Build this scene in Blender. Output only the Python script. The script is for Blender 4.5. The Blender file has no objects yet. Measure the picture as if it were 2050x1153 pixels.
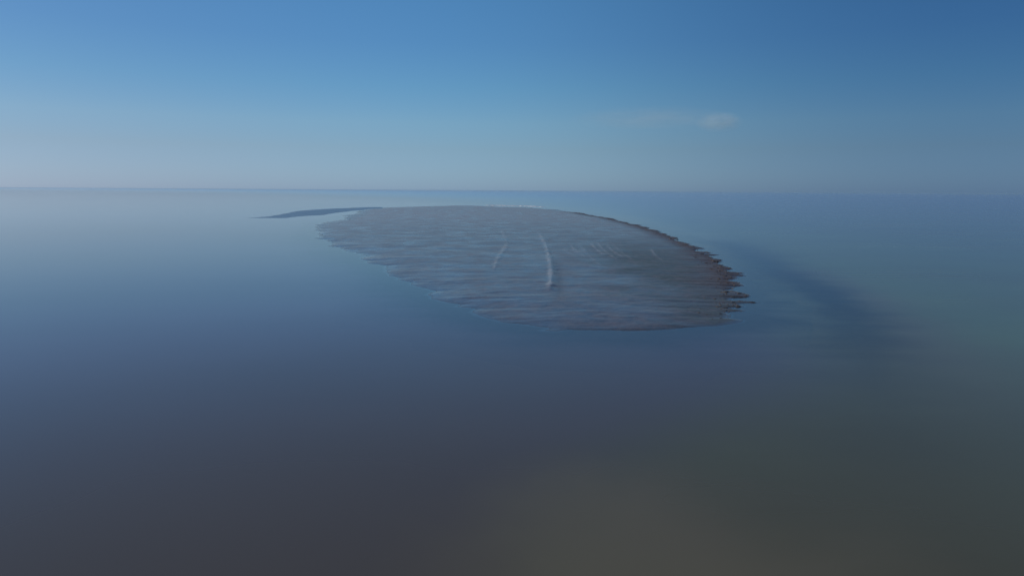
import bpy, math
import numpy as np
from mathutils import Vector, Matrix

S = bpy.context.scene
C = S.collection
R = math.radians

# ------------------------------------------------------------------ camera
CAM_H = 12.0
F_PX = 1367.0                     # focal length in pixels of the 2050 px wide photograph (24 mm)
PITCH, ROLL = math.atan(194.5 / F_PX), math.atan(12.5 / 2050)
cam_d = bpy.data.cameras.new('camera')
cam_d.lens = 36 * F_PX / 2050
cam_d.clip_start, cam_d.clip_end = 0.1, 200000
cam = bpy.data.objects.new('camera', cam_d)
C.objects.link(cam)
cam.matrix_world = (Matrix.Translation((0, 0, CAM_H)) @ Matrix.Rotation(R(90) - PITCH, 4, 'X')
                    @ Matrix.Rotation(ROLL, 4, 'Z'))
S.camera = cam
S.render.resolution_x, S.render.resolution_y = 1024, 575
CM = np.array(cam.matrix_world)[:3, :3]

def ground(px, py, z=0.0):
    """where the view ray of a photograph pixel meets the level z"""
    px = np.asarray(px, float); py = np.asarray(py, float)
    d = np.stack([(px - 1025) / F_PX, -(py - 576.5) / F_PX, -np.ones_like(px)], -1) @ CM.T
    t = (z - CAM_H) / d[..., 2]
    return d[..., 0] * t, d[..., 1] * t

# ------------------------------------------------------------------ sky, sun, exposure
SUN_EL, SUN_AZ = R(32), R(-60)     # azimuth measured from the view direction (+Y), positive to the right
W = bpy.data.worlds.new('World'); S.world = W; W.use_nodes = True
wn, wl = W.node_tree.nodes, W.node_tree.links
wn.clear()
sky = wn.new('ShaderNodeTexSky'); sky.sky_type = 'NISHITA'; sky.sun_disc = False
sky.sun_elevation = SUN_EL; sky.sun_rotation = SUN_AZ
sky.altitude = 0; sky.air_density = 1.0; sky.dust_density = 0.2; sky.ozone_density = 6.0
bg = wn.new('ShaderNodeBackground'); bg.inputs['Strength'].default_value = 0.06 * 1.3 * 1.25
wo = wn.new('ShaderNodeOutputWorld')
# moist sea air tints the clear sky: by height above the horizon, and from the sunny to the far side
tc = wn.new('ShaderNodeTexCoord'); sx = wn.new('ShaderNodeSeparateXYZ'); wl.new(tc.outputs['Generated'], sx.inputs[0])
def ramp(sock, lo, hi, pts, scale):
    mr = wn.new('ShaderNodeMapRange'); mr.inputs['From Min'].default_value = lo; mr.inputs['From Max'].default_value = hi
    wl.new(sock, mr.inputs[0])
    r = wn.new('ShaderNodeValToRGB'); e = r.color_ramp; e.interpolation = 'EASE' if len(pts) < 4 else 'LINEAR'
    while len(e.elements) < len(pts): e.elements.new(.5)
    for el, (p, c) in zip(e.elements, pts):
        el.position = (p - lo) / (hi - lo)
    for el, (p, c) in zip(e.elements, pts):
        el.color = (c[0] / scale, c[1] / scale, c[2] / scale, 1)
    wl.new(mr.outputs[0], r.inputs[0]); return r.outputs[0]
ELEV = [(0, (.52, .79, 1.42)), (.022, (.59, .81, 1.27)), (.058, (.69, .83, 1.06)), (.094, (.75, .93, 1.07)),
        (.143, (.66, .95, 1.09)), (.20, (.61, .93, 1.117)), (.268, (.62, .99, 1.16))]
AZIM = [(-.6, (1.071, .97, .933)), (0, (1.225, 1.21, 1.146)), (.6, (.762, .852, .936))]
def vmul(a, b):
    n = wn.new('ShaderNodeVectorMath'); n.operation = 'MULTIPLY'; wl.new(a, n.inputs[0]); wl.new(b, n.inputs[1]); return n.outputs[0]
skyc = vmul(vmul(sky.outputs[0], ramp(sx.outputs['Z'], 0, .3, ELEV, 1.3)), ramp(sx.outputs['X'], -.6, .6, AZIM, 1.25))
wl.new(skyc, bg.inputs[0]); wl.new(bg.outputs[0], wo.inputs[0])

sd_ = bpy.data.lights.new('sun', 'SUN'); sd_.energy = 3.0; sd_.angle = R(0.53); sd_.color = (1, .88, .74)
sun = bpy.data.objects.new('sun', sd_); C.objects.link(sun)
sdir = Vector((math.sin(SUN_AZ) * math.cos(SUN_EL), math.cos(SUN_AZ) * math.cos(SUN_EL), math.sin(SUN_EL)))
sun.rotation_euler = sdir.to_track_quat('Z', 'Y').to_euler()
sun.location = (0, 0, 60)
S.view_settings.view_transform = 'Standard'; S.view_settings.look = 'None'
S.view_settings.gamma = 1; S.view_settings.exposure = 0.0

S.cycles.volume_bounces = 3

# ------------------------------------------------------------------ helpers
def hash2(ix, iy, seed):
    n = (ix.astype(np.int64) * 374761393 + iy.astype(np.int64) * 668265263 + seed * 974634777) & 0x7fffffff
    n = ((n ^ (n >> 13)) * 1274126177) & 0x7fffffff
    return ((n ^ (n >> 16)) & 0xffff) / 65535.0

def noise(x, y, wl_, seed=0, sx=1.0):
    u, v = x / (wl_ * sx), y / wl_
    iu, iv = np.floor(u), np.floor(v); fu, fv = u - iu, v - iv
    fu = fu * fu * fu * (fu * (fu * 6 - 15) + 10); fv = fv * fv * fv * (fv * (fv * 6 - 15) + 10)
    a = hash2(iu, iv, seed); b = hash2(iu + 1, iv, seed); c = hash2(iu, iv + 1, seed); d = hash2(iu + 1, iv + 1, seed)
    return ((a * (1 - fu) + b * fu) * (1 - fv) + (c * (1 - fu) + d * fu) * fv) * 2 - 1

def rot_noise(x, y, wl_, seed=0, sx=1.0, ang=0.5):
    c, s = math.cos(ang), math.sin(ang)
    return noise(c * x + s * y, -s * x + c * y, wl_, seed, sx)

def fbm(x, y, wl_, seed=0, octs=4, gain=.5, sx=1.0):
    t, a, n = 0, 1.0, 0
    for k in range(octs):
        t = t + a * rot_noise(x, y, wl_, seed + k * 17, sx, .4 + k * .9 if sx == 1 else .1); n += a
        wl_ *= .47; a *= gain
    return t / n

def sstep(a, b, v):
    t = np.clip((v - a) / (b - a), 0, 1)
    return t * t * (3 - 2 * t)

def seg_dist(x, y, pts):
    """distance to a polyline, and the parameter 0..1 along it"""
    best = np.full(x.shape, 1e9); par = np.zeros(x.shape)
    n = len(pts) - 1
    for i in range(n):
        ax, ay = pts[i]; bx, by = pts[i + 1]
        dx, dy = bx - ax, by - ay
        t = np.clip(((x - ax) * dx + (y - ay) * dy) / (dx * dx + dy * dy + 1e-9), 0, 1)
        d = np.hypot(x - ax - t * dx, y - ay - t * dy)
        m = d < best
        best = np.where(m, d, best); par = np.where(m, (i + t) / n, par)
    return best, par

def poly_sd(x, y, pts):
    """signed distance, positive inside"""
    d, _ = seg_dist(x, y, pts + [pts[0]])
    ins = np.zeros(x.shape, bool)
    n = len(pts)
    for i in range(n):
        (ax, ay), (bx, by) = pts[i], pts[(i + 1) % n]
        c = ((ay > y) != (by > y)) & (x < (bx - ax) * (y - ay) / (by - ay + 1e-12) + ax)
        ins ^= c
    return np.where(ins, d, -d)

def G(lst):
    xs, ys = ground([p[0] for p in lst], [p[1] for p in lst])
    return list(zip(xs.tolist(), ys.tolist()))

def dense(lst, n=12):
    """smooth (Catmull-Rom) version of a pixel polyline before it is laid on the ground"""
    P = [np.array(p, float) for p in lst]; P = [2 * P[0] - P[1]] + P + [2 * P[-1] - P[-2]]
    out = []
    for i in range(1, len(P) - 2):
        for k in range(n):
            t = k / n
            out.append(.5 * (2 * P[i] + (P[i + 1] - P[i - 1]) * t + (2 * P[i - 1] - 5 * P[i] + 4 * P[i + 1] - P[i + 2]) * t * t
                             + (3 * P[i] - P[i - 1] - 3 * P[i + 1] + P[i + 2]) * t ** 3))
    out.append(P[-2])
    return [tuple(p) for p in out]

# plan of the place (metres on the ground)
BAR = G([(622, 458), (645, 449), (690, 437), (722, 421), (770, 416), (830, 414.5), (900, 412), (960, 412.5), (1010, 415),
         (1060, 416), (1110, 420), (1160, 427), (1210, 436), (1260, 447), (1320, 465), (1370, 484), (1420, 508),
         (1458, 533), (1480, 560), (1488, 590), (1485, 612), (1465, 635), (1430, 650), (1370, 660), (1290, 667), (1200, 664),
         (1120, 660), (1050, 648), (980, 633), (920, 614), (870, 592), (830, 570), (780, 545), (740, 525), (700, 506),
         (662, 490), (640, 476), (628, 466)])
SPIT = G([(498, 436.5), (530, 433.5), (565, 429), (592, 423), (620, 420.5), (660, 418), (700, 416.5), (735, 415), (770, 414.6), (772, 417), (728, 419.5), (700, 423.5), (668, 426.5), (640, 431),
          (610, 433), (575, 437), (540, 437)])
RIM = G(dense([(1130, 424), (1180, 431), (1230, 441), (1280, 454), (1330, 471), (1375, 490), (1420, 514), (1452, 540), (1472, 570), (1478, 605), (1455, 640)], 4))
RILLS = [(G(dense([(1076, 464), (1091, 490), (1099, 515), (1104, 545), (1103, 570), (1099, 590)], 4)), .32, .17),
         (G(dense([(1017, 488), (1010, 503), (1000, 518), (992, 535), (990, 548)], 4)), .30, .09),
         (G(dense([(1004, 462), (1010, 475), (1015, 490)], 4)), .28, .06)]
for x0, y0, x1, y1, a in [(1130, 500, 1158, 522, .05), (1142, 492, 1176, 522, .07), (1160, 490, 1212, 545, .06), (1184, 490, 1216, 518, .09),
                          (1196, 488, 1240, 528, .07), (1216, 494, 1252, 522, .09), (1228, 490, 1268, 526, .05), (1304, 500, 1330, 528, .06), (1012, 458, 1070, 464, .03)]:
    RILLS.append((G(dense([(x0, y0), (x0 * .6 + x1 * .4 - 3, y0 * .55 + y1 * .45), (x1, y1)], 4)), .24, a))
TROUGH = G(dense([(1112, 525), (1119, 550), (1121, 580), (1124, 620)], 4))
TROUGH_SHADE = G(dense([(1112, 520), (1119, 550), (1122, 580), (1124, 620)], 4))
ARC = G(dense([(1385, 478), (1440, 490), (1500, 514), (1560, 545), (1630, 580), (1690, 625), (1730, 690), (1760, 780), (1770, 880)], 4))
PLUME = G(dense([(1560, 520), (1660, 560), (1760, 610), (1830, 680), (1860, 790), (1850, 900)], 4))
FORE = G([(880, 1200), (960, 1090), (1060, 1020), (1170, 965), (1300, 975), (1450, 1020), (1600, 1070), (1750, 1120), (1800, 1400), (850, 1400)])
DIVIDE = G(dense([(1000, 1500), (1080, 1150), (1230, 930), (1480, 800), (1590, 690), (1500, 560), (1330, 455), (1080, 405), (950, 395), (700, 385), (300, 379.5)], 6))

def bar_sd(x, y):
    s = poly_sd(x, y, BAR)
    far = sstep(90, 260, np.hypot(x, y))
    right = sstep(10, 25, x) * (1 - far)
    e = fbm(x, y, 22, 3, 2) * (1.2 + 2.2 * far) + fbm(x, y, 6, 9, 3) * (1.3 + 1.4 * far) + noise(x, y, 1.35, 5, 6.0) * (1.0 + 1.3 * right) * (.5 + .9 * np.abs(noise(x, y, 7, 6)))
    return s + e * (1 - sstep(4, 14, s))

def bar_height(x, y):
    s = bar_sd(x, y)
    base = np.where(s > 0, .42 * (1 - np.exp(-s / 7.0)), .035 * np.maximum(s, -3) + .10 * np.clip(s + 3, -13, 0))
    base = base + .10 * sstep(200, 420, y) * sstep(0, 8, s)
    rel = fbm(x, y, 9, 21, 4) * .09 + fbm(x, y, 2.2, 31, 3, .6, 2.4) * .035
    h = base + rel * sstep(-1.5, 3, s)
    pale = np.zeros(x.shape)
    for pts, w, a in RILLS:
        d, p = seg_dist(x, y, pts)
        d = d + noise(x, y, 1.7, 77) * .12 + noise(x, y, 6, 78) * .15
        ww = w * (1 + np.hypot(x, y) / 300)
        m = np.exp(-(d / ww) ** 2) * sstep(0, .12, p) * (1 - sstep(.85, 1, p))
        h = h + a * m; pale = np.maximum(pale, m * min(1, a * 10) * np.clip(.65 + .9 * noise(x, y, 2.5, 79), .1, 1))
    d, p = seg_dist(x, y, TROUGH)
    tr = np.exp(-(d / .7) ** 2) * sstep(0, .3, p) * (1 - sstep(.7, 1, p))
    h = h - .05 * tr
    d, p = seg_dist(x, y, RIM)
    wr = 4.0 + 2.0 * sstep(.2, .8, p)
    rim = np.exp(-(np.maximum(d + fbm(x, y, 3, 55, 3) * 1.4, 0) / wr) ** 2) * sstep(0, .07, p) * (1 - .75 * sstep(.78, .95, p))
    h = h + .12 * rim * sstep(-1, 1, s)
    return h, s, pale, tr, rim

def polar_sheet(name, az0, az1, naz, dists, zfun, attrs, keep=None):
    az = np.linspace(R(az0), R(az1), naz)
    D, A = np.meshgrid(dists, az, indexing='ij')
    x, y = np.sin(A) * D, np.cos(A) * D
    z = zfun(x, y) if zfun else np.zeros_like(x)
    nr, nc = x.shape
    i = np.arange(nr * nc).reshape(nr, nc)
    q = np.stack([i[:-1, :-1], i[:-1, 1:], i[1:, 1:], i[1:, :-1]], -1).reshape(-1, 4)
    if keep is not None:
        k = keep(x, y).ravel()
        q = q[k[q].any(1)]
        used = np.unique(q); mp = np.full(nr * nc, -1); mp[used] = np.arange(len(used)); q = mp[q]
    else:
        used = np.arange(nr * nc)
    co = np.stack([x, y, z], -1).reshape(-1, 3)[used]
    me = bpy.data.meshes.new(name)
    me.vertices.add(len(co)); me.vertices.foreach_set('co', co.ravel().astype(np.float32))
    me.loops.add(q.size); me.loops.foreach_set('vertex_index', q.ravel().astype(np.int32))
    me.polygons.add(len(q)); me.polygons.foreach_set('loop_start', (np.arange(len(q)) * 4).astype(np.int32))
    me.update(calc_edges=True)
    me.polygons.foreach_set('use_smooth', np.ones(len(q), bool))
    for an, val in attrs(x, y).items():
        a = me.attributes.new(an, 'FLOAT', 'POINT'); a.data.foreach_set('value', val.reshape(-1)[used].astype(np.float32))
    o = bpy.data.objects.new(name, me); C.objects.link(o)
    return o

def mat(name):
    m = bpy.data.materials.new(name); m.use_nodes = True; m.node_tree.nodes.clear()
    return m

class NT:
    def __init__(s, m): s.n, s.l = m.node_tree.nodes, m.node_tree.links
    def new(s, t, **kw):
        n = s.n.new(t)
        for k, v in kw.items(): setattr(n, k, v)
        return n
    def put(s, sock, v):
        if isinstance(v, bpy.types.NodeSocket): s.l.new(v, sock)
        elif v is not None: sock.default_value = v
    def math(s, op, a, b=None, c=None, clamp=False):
        n = s.new('ShaderNodeMath', operation=op); n.use_clamp = clamp
        for i, v in enumerate((a, b, c)): s.put(n.inputs[i], v)
        return n.outputs[0]
    def attr(s, name): return s.new('ShaderNodeAttribute', attribute_name=name).outputs['Fac']
    def mix(s, f, a, b):
        n = s.new('ShaderNodeMix', data_type='RGBA'); s.put(n.inputs[0], f); s.put(n.inputs[6], a); s.put(n.inputs[7], b)
        return n.outputs[2]
    def mixs(s, f, a, b):
        n = s.new('ShaderNodeMixShader'); s.put(n.inputs[0], f); s.l.new(a, n.inputs[1]); s.l.new(b, n.inputs[2])
        return n.outputs[0]
    def noise(s, scale, detail=3, stretch=(1, 1, 1), rough=.5):
        g = s.new('ShaderNodeNewGeometry'); mp = s.new('ShaderNodeMapping'); mp.inputs['Scale'].default_value = stretch
        s.l.new(g.outputs['Position'], mp.inputs[0])
        n = s.new('ShaderNodeTexNoise'); s.l.new(mp.outputs[0], n.inputs['Vector'])
        n.inputs['Scale'].default_value = scale; n.inputs['Detail'].default_value = detail; n.inputs['Roughness'].default_value = rough
        return n.outputs[0]
    def bump(s, h, strength, dist):
        n = s.new('ShaderNodeBump'); s.put(n.inputs['Strength'], strength); s.put(n.inputs['Distance'], dist); s.l.new(h, n.inputs['Height'])
        return n.outputs[0]
    def out(s, sh, vol=None):
        o = s.new('ShaderNodeOutputMaterial')
        if sh: s.l.new(sh, o.inputs[0])
        if vol: s.l.new(vol, o.inputs[1])

def c4(*a): return (*a, 1)

# ------------------------------------------------------------------ seabed
def shoals(x, y):
    d, p = seg_dist(x, y, ARC)
    w = 7.5 - 3.8 * sstep(.05, .6, p)
    d = np.abs(d + fbm(x, y, 7, 61, 4) * 1.8 + noise(x, y, 1.6, 62, 5) * .9)
    arc = np.exp(-(np.maximum(d, 0) / w) ** 2) * sstep(0, .06, p) * (1 - .9 * sstep(.45, 1, p))
    s = poly_sd(x, y, FORE) + fbm(x, y, 6, 71, 4) * 2.2
    fore = sstep(-4.5, 4.5, s)
    return arc, fore
def div_side(x, y):
    """0 on the sheltered, left side of the bar; 1 on the open, right side"""
    pts = DIVIDE
    d, _ = seg_dist(x, y, pts)
    ins = poly_sd(x, y, pts + [(-60000, 60000), (60000, 60000), (60000, -100), (pts[0][0], -100)]) > 0
    w = 2 + np.hypot(x, y) * .10 + np.clip(np.hypot(x, y) - 300, 0, 1e5) * .3
    v = np.where(ins, d, -d) + fbm(x, y, 18, 81, 3) * 3
    return sstep(-w, w, v)
def bed_depth(x, y):
    arc, fore = shoals(x, y)
    dv = div_side(x, y)
    s = np.clip(bar_sd(x, y), -60, 0)
    d = 1.1 * (1 - np.exp(s / 9.0)) + .12
    d = d + fbm(x, y, 14, 91, 4) * .12
    d = d - .30 * fore - .45 * arc
    return np.clip(d, .12, 2)
near = 8 * 1.012 ** np.arange(0, 420)
far = near[-1] * 1.05 ** np.arange(1, 100)
DIST = np.concatenate([near, far]); DIST = DIST[DIST < 60000]
bed = polar_sheet('seabed', -62, 62, 640, DIST, lambda x, y: -bed_depth(x, y),
                  lambda x, y: dict(zip(('weed', 'sand'), shoals(x, y))))
bed['kind'] = 'structure'; bed['label'] = 'shallow muddy seabed seen through the water around the sandbar'
m = mat('seabed_mud'); t = NT(m)
n1 = t.noise(.35, 5); n2 = t.noise(1.7, 4)
col = t.mix(n1, c4(.115, .105, .085), c4(.18, .16, .12))
col = t.mix(t.attr('sand'), col, t.mix(n2, c4(.21, .185, .125), c4(.29, .25, .17)))
col = t.mix(t.math('MULTIPLY', t.attr('weed'), t.math('MULTIPLY_ADD', n2, 1.0, .35, True)), col, c4(.018, .024, .03))
p = t.new('ShaderNodeBsdfDiffuse'); t.l.new(col, p.inputs[0]); t.out(p.outputs[0]); bed.data.materials.append(m)

# ------------------------------------------------------------------ sandbar
dy = np.linspace(420, 27, 700)
bar_d = CAM_H * F_PX / dy
def bar_attrs(x, y):
    h, s, pale, tr, rim = bar_height(x, y)
    alg = sstep(9, 24, x + fbm(x, y, 7, 41, 4) * 7) * (1 - sstep(110, 190, y)) 
    dd, pp = seg_dist(x, y, TROUGH_SHADE); dk = np.exp(-(dd / .75) ** 2) * sstep(0, .15, pp) * (1 - sstep(.8, 1, pp))
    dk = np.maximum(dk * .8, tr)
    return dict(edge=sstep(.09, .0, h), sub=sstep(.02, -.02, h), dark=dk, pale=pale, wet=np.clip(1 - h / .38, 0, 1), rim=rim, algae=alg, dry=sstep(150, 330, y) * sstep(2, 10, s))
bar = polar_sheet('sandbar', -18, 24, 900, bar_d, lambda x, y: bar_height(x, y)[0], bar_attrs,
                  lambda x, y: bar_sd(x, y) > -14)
bar['kind'] = 'structure'; bar['label'] = 'long low mud and sand bar curving away across the still water'
m = mat('wet_sand'); t = NT(m)
n1 = t.noise(.10, 6, (1, .55, 1)); n2 = t.noise(.62, 7, (1.25, 1, 1), .64); n3 = t.noise(3, 4, (1, 1, 1))
blot = t.math('MULTIPLY_ADD', t.noise(.16, 5, (1, .8, 1), .6), 4, -1.7, True)        # drained, duller patches
film = t.math('MULTIPLY_ADD', n2, 2.2, -.7, True)                      # standing water film in patches
col = t.mix(n1, c4(.075, .072, .08), c4(.145, .122, .12))
col = t.mix(t.math('MULTIPLY_ADD', n2, 5, -2.3, True), col, c4(.05, .052, .058))
col = t.mix(t.math('MULTIPLY', t.math('POWER', t.attr('wet'), 2.5), .6), col, c4(.045, .045, .05))
col = t.mix(t.math('MULTIPLY', t.attr('dry'), .5), col, c4(.24, .18, .18))
col = t.mix(t.math('MULTIPLY', t.attr('dark'), .22), col, c4(.03, .032, .036))  # shade of the wet trough beside the track, put into the sand colour
col = t.mix(t.math('MULTIPLY', t.attr('algae'), t.math('MULTIPLY_ADD', n2, 5, -1.6, True)), col, c4(.05, .055, .032))
col = t.mix(t.math('MULTIPLY', t.attr('rim'), t.math('MULTIPLY_ADD', n3, 1.6, .15, True)), col, c4(.088, .060, .048))
col = t.mix(t.math('MULTIPLY', t.attr('pale'), .5), col, c4(.36, .36, .37))
col = t.mix(t.math('MULTIPLY', blot, .5), col, c4(.042, .040, .040))
col = t.mix(t.math('MAXIMUM', t.attr('sub'), t.math('MULTIPLY', t.attr('edge'), .8)), col, c4(.055, .06, .068))
p = t.new('ShaderNodeBsdfPrincipled'); t.l.new(col, p.inputs['Base Color'])
p.inputs['Roughness'].default_value = .5; p.inputs['Specular IOR Level'].default_value = .5
p.inputs['Coat IOR'].default_value = 1.33
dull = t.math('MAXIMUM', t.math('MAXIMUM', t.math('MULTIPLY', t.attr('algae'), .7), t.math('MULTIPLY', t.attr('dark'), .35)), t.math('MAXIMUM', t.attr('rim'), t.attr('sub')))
t.l.new(t.math('MULTIPLY_ADD', t.attr('sub'), -.5, .5), p.inputs['Specular IOR Level'])
ct = t.math('MULTIPLY_ADD', film, .35, t.math('MULTIPLY_ADD', t.attr('wet'), .2, t.math('MULTIPLY_ADD', blot, .4, .30)), True)
t.l.new(t.math('MULTIPLY', t.math('MAXIMUM', t.math('MULTIPLY', ct, t.math('SUBTRACT', 1, dull)), t.math('MULTIPLY', t.attr('edge'), .9)), t.math('SUBTRACT', 1, t.attr('sub'))), p.inputs['Coat Weight'])
t.l.new(t.math('MULTIPLY_ADD', t.attr('edge'), -.10, .16), p.inputs['Coat Roughness'])
nb = t.bump(t.math('ADD', n2, t.math('MULTIPLY', n3, .3)), .6, .25)
t.l.new(nb, p.inputs['Normal']); t.l.new(t.bump(n2, t.math('MULTIPLY_ADD', t.attr('edge'), -.14, .16), .2), p.inputs['Coat Normal'])
t.out(p.outputs[0]); bar.data.materials.append(m)

# the darker mud spit beyond its left end
def spit_h(x, y):
    s = poly_sd(x, y, SPIT) + fbm(x, y, 26, 13, 4) * 3.2
    return np.where(s > 0, .10 * (1 - np.exp(-s / 4)), .05 * np.maximum(s, -10)) + noise(x, y, 5, 14) * .01
sp = polar_sheet('mud_spit', -24, -9, 420, CAM_H * F_PX / np.linspace(64, 33, 160), spit_h, lambda x, y: {},
                 lambda x, y: poly_sd(x, y, SPIT) > -8)
sp['kind'] = 'structure'; sp['label'] = 'thin dark mud spit lying flat beyond the left end of the sandbar'
m = mat('dark_mud'); t = NT(m)
p = t.new('ShaderNodeBsdfPrincipled'); n1 = t.noise(.3, 4)
t.l.new(t.mix(n1, c4(.03, .04, .06), c4(.06, .065, .08)), p.inputs['Base Color']); p.inputs['Roughness'].default_value = .4
p.inputs['Coat Weight'].default_value = .7; p.inputs['Coat Roughness'].default_value = .3; t.l.new(t.bump(n1, .5, .3), p.inputs['Normal'])
t.out(p.outputs[0]); sp.data.materials.append(m)

# ------------------------------------------------------------------ water
def water_attrs(x, y):
    dep = bed_depth(x, y)
    h = bar_height(x, y)[0]
    near_bar = bar_sd(x, y) > -12
    dep = np.where(near_bar, np.minimum(dep, np.maximum(-h, 0)), dep)
    d, p = seg_dist(x, y, PLUME)
    d = d + fbm(x, y, 9, 101, 4) * 3
    plume = np.exp(-(np.maximum(d, 0) / (3 + 5 * p)) ** 2) * sstep(0, .25, p) * (1 - sstep(.55, 1, p))
    arc, fore = shoals(x, y)
    return dict(silt=fore, weedy=arc, depth=dep, open=div_side(x, y), plume=plume, distant=sstep(17, 85, np.hypot(x, y) + fbm(x, y, 30, 111, 3) * 8))
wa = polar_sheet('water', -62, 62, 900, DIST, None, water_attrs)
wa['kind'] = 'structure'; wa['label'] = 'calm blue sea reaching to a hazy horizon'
m = mat('sea_water'); t = NT(m)
op = t.attr('open')
k = t.math('SUBTRACT', 1, t.math('EXPONENT', t.math('MULTIPLY', t.attr('depth'), -1.9)))
big = t.noise(.02, 4, (1, 1.6, 1))
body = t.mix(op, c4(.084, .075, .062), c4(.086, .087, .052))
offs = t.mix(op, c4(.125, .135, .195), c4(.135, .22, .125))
body = t.mix(t.attr('distant'), body, offs)  # body colour shifts with distance from the viewpoint
body = t.mix(t.math('MULTIPLY', t.attr('plume'), .8), body, c4(.135, .150, .115))
body = t.mix(t.math('MULTIPLY', t.attr('silt'), t.math('MULTIPLY_ADD', big, 1.2, .35, True)), body, c4(.145, .138, .088))   # stirred-up sand over the near shoal
body = t.mix(t.math('MULTIPLY', t.attr('weedy'), .95), body, c4(.016, .017, .021))                                  # dark weed just under the surface
body = t.mix(t.math('MULTIPLY', t.math('MULTIPLY_ADD', big, 3, -1, True), .35), body, c4(.070, .064, .062))
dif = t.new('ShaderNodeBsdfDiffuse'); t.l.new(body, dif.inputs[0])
tr = t.new('ShaderNodeBsdfTransparent'); tr.inputs[0].default_value = c4(.94, .96, .93)
under = t.mixs(k, tr.outputs[0], dif.outputs[0])
w1 = t.noise(.9, 4, (.6, 1.4, 1)); w2 = t.noise(.08, 3, (.5, 1.5, 1))
hgt = t.math('ADD', t.math('MULTIPLY', w1, .02), t.math('MULTIPLY', w2, .08))
nrm = t.bump(hgt, t.math('MULTIPLY_ADD', op, .6, .06), 1.0)
gl = t.new('ShaderNodeBsdfGlossy'); gl.inputs['Color'].default_value = c4(.97, .97, .97)
gust = t.noise(.035, 5, (.5, 1.6, 1), .6)
t.l.new(t.math('ADD', t.math('MULTIPLY_ADD', op, .20, .02), t.math('MULTIPLY', gust, .09)), gl.inputs['Roughness']); t.l.new(nrm, gl.inputs['Normal'])
fr = t.new('ShaderNodeFresnel'); 
ge = t.new('ShaderNodeNewGeometry')                       # the same reflectance seen from above and from below
t.l.new(t.math('MULTIPLY_ADD', ge.outputs['Backfacing'], 1 / 1.333 - 1.333, 1.333), fr.inputs[0])
t.out(t.mixs(fr.outputs[0], under, gl.outputs[0])); wa.data.materials.append(m)

# ------------------------------------------------------------------ drift line and foam
rng = np.random.default_rng(7)
def flakes(name, pts, n, spread, size, zf, material, label, cat, flat=.35, seed=1):
    """many small irregular lumps scattered along a shoreline, one object"""
    r = np.random.default_rng(seed)
    P = np.array(pts); L = np.r_[0, np.cumsum(np.hypot(*np.diff(P, axis=0).T))]
    vs, fs = [], []
    s = r.uniform(0, L[-1], n)
    cx = np.interp(s, L, P[:, 0]) + r.normal(0, spread, n); cy = np.interp(s, L, P[:, 1]) + r.normal(0, spread * 1.5, n)
    cz = zf(cx, cy)
    ok = cz > .015; cx, cy, cz = cx[ok], cy[ok], cz[ok]; n = len(cx)
    for i in range(n):
        a = r.uniform(0, math.pi); sz = size * r.lognormal(0, .5); k = 7
        rx, ry = sz * r.uniform(.8, 2.4), sz * r.uniform(.5, 1.1)
        b = len(vs)
        for q in range(k):
            th = 2 * math.pi * q / k; rr = r.uniform(.7, 1.2)
            u, v = rx * rr * math.cos(th), ry * rr * math.sin(th)
            vs.append((cx[i] + u * math.cos(a) - v * math.sin(a), cy[i] + u * math.sin(a) + v * math.cos(a), cz[i] - .02))
        for q in range(k):
            x0, y0, z0 = vs[b + q]
            vs.append((cx[i] + (x0 - cx[i]) * .55, cy[i] + (y0 - cy[i]) * .55, cz[i] + sz * flat * r.uniform(.5, 1)))
        vs.append((cx[i], cy[i], cz[i] + sz * flat))
        for q in range(k):
            q2 = (q + 1) % k
            fs.append((b + q, b + q2, b + k + q2, b + k + q)); fs.append((b + k + q, b + k + q2, b + 2 * k))
    me = bpy.data.meshes.new(name); me.from_pydata(vs, [], fs); me.materials.append(material)
    o = bpy.data.objects.new(name, me); C.objects.link(o)
    o['kind'] = 'stuff'; o['label'] = label; o['category'] = cat
    return o
m = mat('dried_seaweed'); t = NT(m); p = t.new('ShaderNodeBsdfPrincipled')
t.l.new(t.mix(t.noise(.8, 3), c4(.05, .038, .032), c4(.13, .10, .08)), p.inputs['Base Color']); p.inputs['Roughness'].default_value = .7
t.out(p.outputs[0])
flakes('seaweed', RIM, 3200, 1.3, .085, lambda x, y: np.maximum(bar_height(x, y)[0], 0), m,
       'dark brown seaweed washed up along the right edge of the sandbar', 'seaweed', seed=3)
m = mat('sea_foam'); t = NT(m); p = t.new('ShaderNodeBsdfPrincipled')
p.inputs['Base Color'].default_value = c4(.72, .73, .75); p.inputs['Roughness'].default_value = .8; t.out(p.outputs[0])
FO = G([(975, 411.4), (1010, 412), (1050, 412.8), (1085, 414.5)])
flakes('foam', FO, 900, .5, .34, lambda x, y: x * 0 + .02, m, 'thin white foam line on the far shore of the sandbar', 'foam', .25, seed=5)

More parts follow.
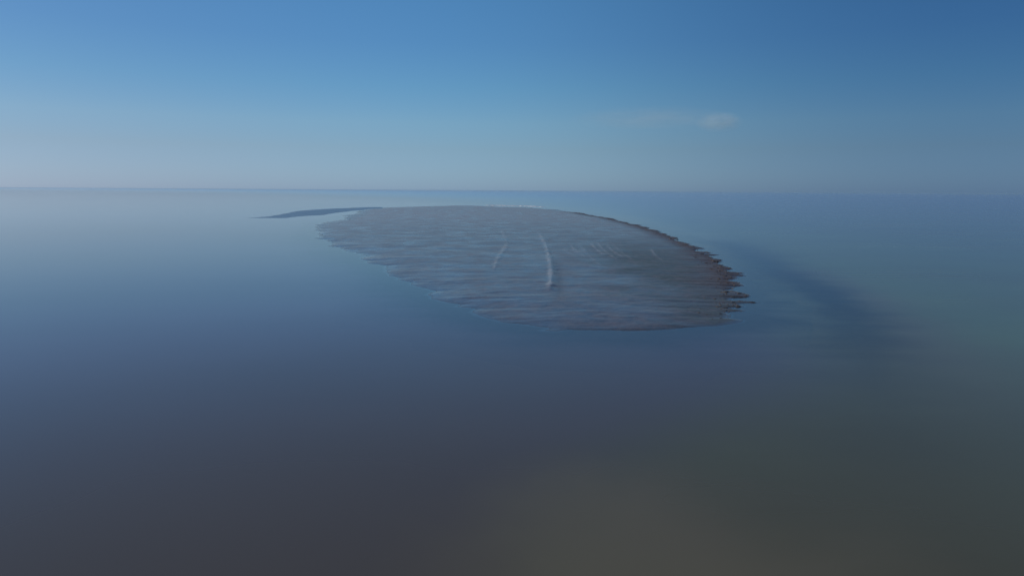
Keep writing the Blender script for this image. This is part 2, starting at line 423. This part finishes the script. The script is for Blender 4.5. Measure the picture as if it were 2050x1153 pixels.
# ------------------------------------------------------------------ clouds
def ray_point(px, py, dist):
    d = CM @ np.array([(px - 1025) / F_PX, -(py - 576.5) / F_PX, -1.0]); d = d / math.hypot(d[0], d[1])
    return Vector((d[0] * dist, d[1] * dist, CAM_H + d[2] * dist))
def cloud(name, px, py, wpx, hpx, dist, dens, label, seed):
    c = ray_point(px, py, dist); f = dist / F_PX
    import bmesh
    bm = bmesh.new(); bmesh.ops.create_icosphere(bm, subdivisions=4, radius=1)
    for v in bm.verts:
        v.co *= 1 + .12 * math.sin(v.co.x * 5 + seed) * math.cos(v.co.z * 4 + v.co.y * 3)
    me = bpy.data.meshes.new(name); bm.to_mesh(me); bm.free()
    o = bpy.data.objects.new(name, me); C.objects.link(o)
    o.location = c; o.scale = (wpx * f / 2, wpx * f / 3, hpx * f / 2)
    o.rotation_euler.z = -math.atan2(c.x, c.y)
    m = mat('cloud_vapour_' + ('puff' if seed == 1 else 'veil')); t = NT(m)
    tc = t.new('ShaderNodeTexCoord'); ln = t.new('ShaderNodeVectorMath', operation='LENGTH'); t.l.new(tc.outputs['Object'], ln.inputs[0])
    fall = t.math('SUBTRACT', 1, ln.outputs['Value'], clamp=True)
    nz = t.new('ShaderNodeTexNoise'); nz.inputs['Scale'].default_value = 2.4; nz.inputs['Detail'].default_value = 4
    mp = t.new('ShaderNodeMapping'); mp.inputs['Location'].default_value = (seed * 3.1, 0, 0); t.l.new(tc.outputs['Object'], mp.inputs[0]); t.l.new(mp.outputs[0], nz.inputs['Vector'])
    d = t.math('MULTIPLY', t.math('MULTIPLY', fall, t.math('MULTIPLY_ADD', nz.outputs[0], 4, -1.2, True)), dens)
    pv = t.new('ShaderNodeVolumePrincipled'); pv.inputs['Color'].default_value = c4(.70, .88, 1.0); t.l.new(d, pv.inputs['Density'])
    pv.inputs['Anisotropy'].default_value = 0
    t.out(None, pv.outputs[0]); me.materials.append(m)
    o['label'] = label; o['category'] = 'cloud'
    return o
cloud('cloud', 1440, 245, 92, 42, 9000, .006, 'small bright puff of cloud low over the horizon to the right', 1)
cloud('cloud', 1300, 238, 330, 46, 9500, .0007, 'faint thin veil of cloud trailing left of the bright puff', 2)

# ------------------------------------------------------------------ haze
import bmesh
bm = bmesh.new(); bmesh.ops.create_cube(bm, size=1)
me = bpy.data.meshes.new('haze'); bm.to_mesh(me); bm.free()
hz = bpy.data.objects.new('haze', me); C.objects.link(hz)
hz.scale = (140000, 140000, 17.5); hz.location = (0, 0, 17.5 / 2 - 3.2)
m = mat('sea_haze'); t = NT(m); pv = t.new('ShaderNodeVolumePrincipled')
pv.inputs['Color'].default_value = c4(.40, .60, .80); pv.inputs['Density'].default_value = 5e-5; pv.inputs['Anisotropy'].default_value = .25
t.out(None, pv.outputs[0]); me.materials.append(m)
hz['kind'] = 'stuff'; hz['label'] = 'pale sea haze thickening towards the horizon'
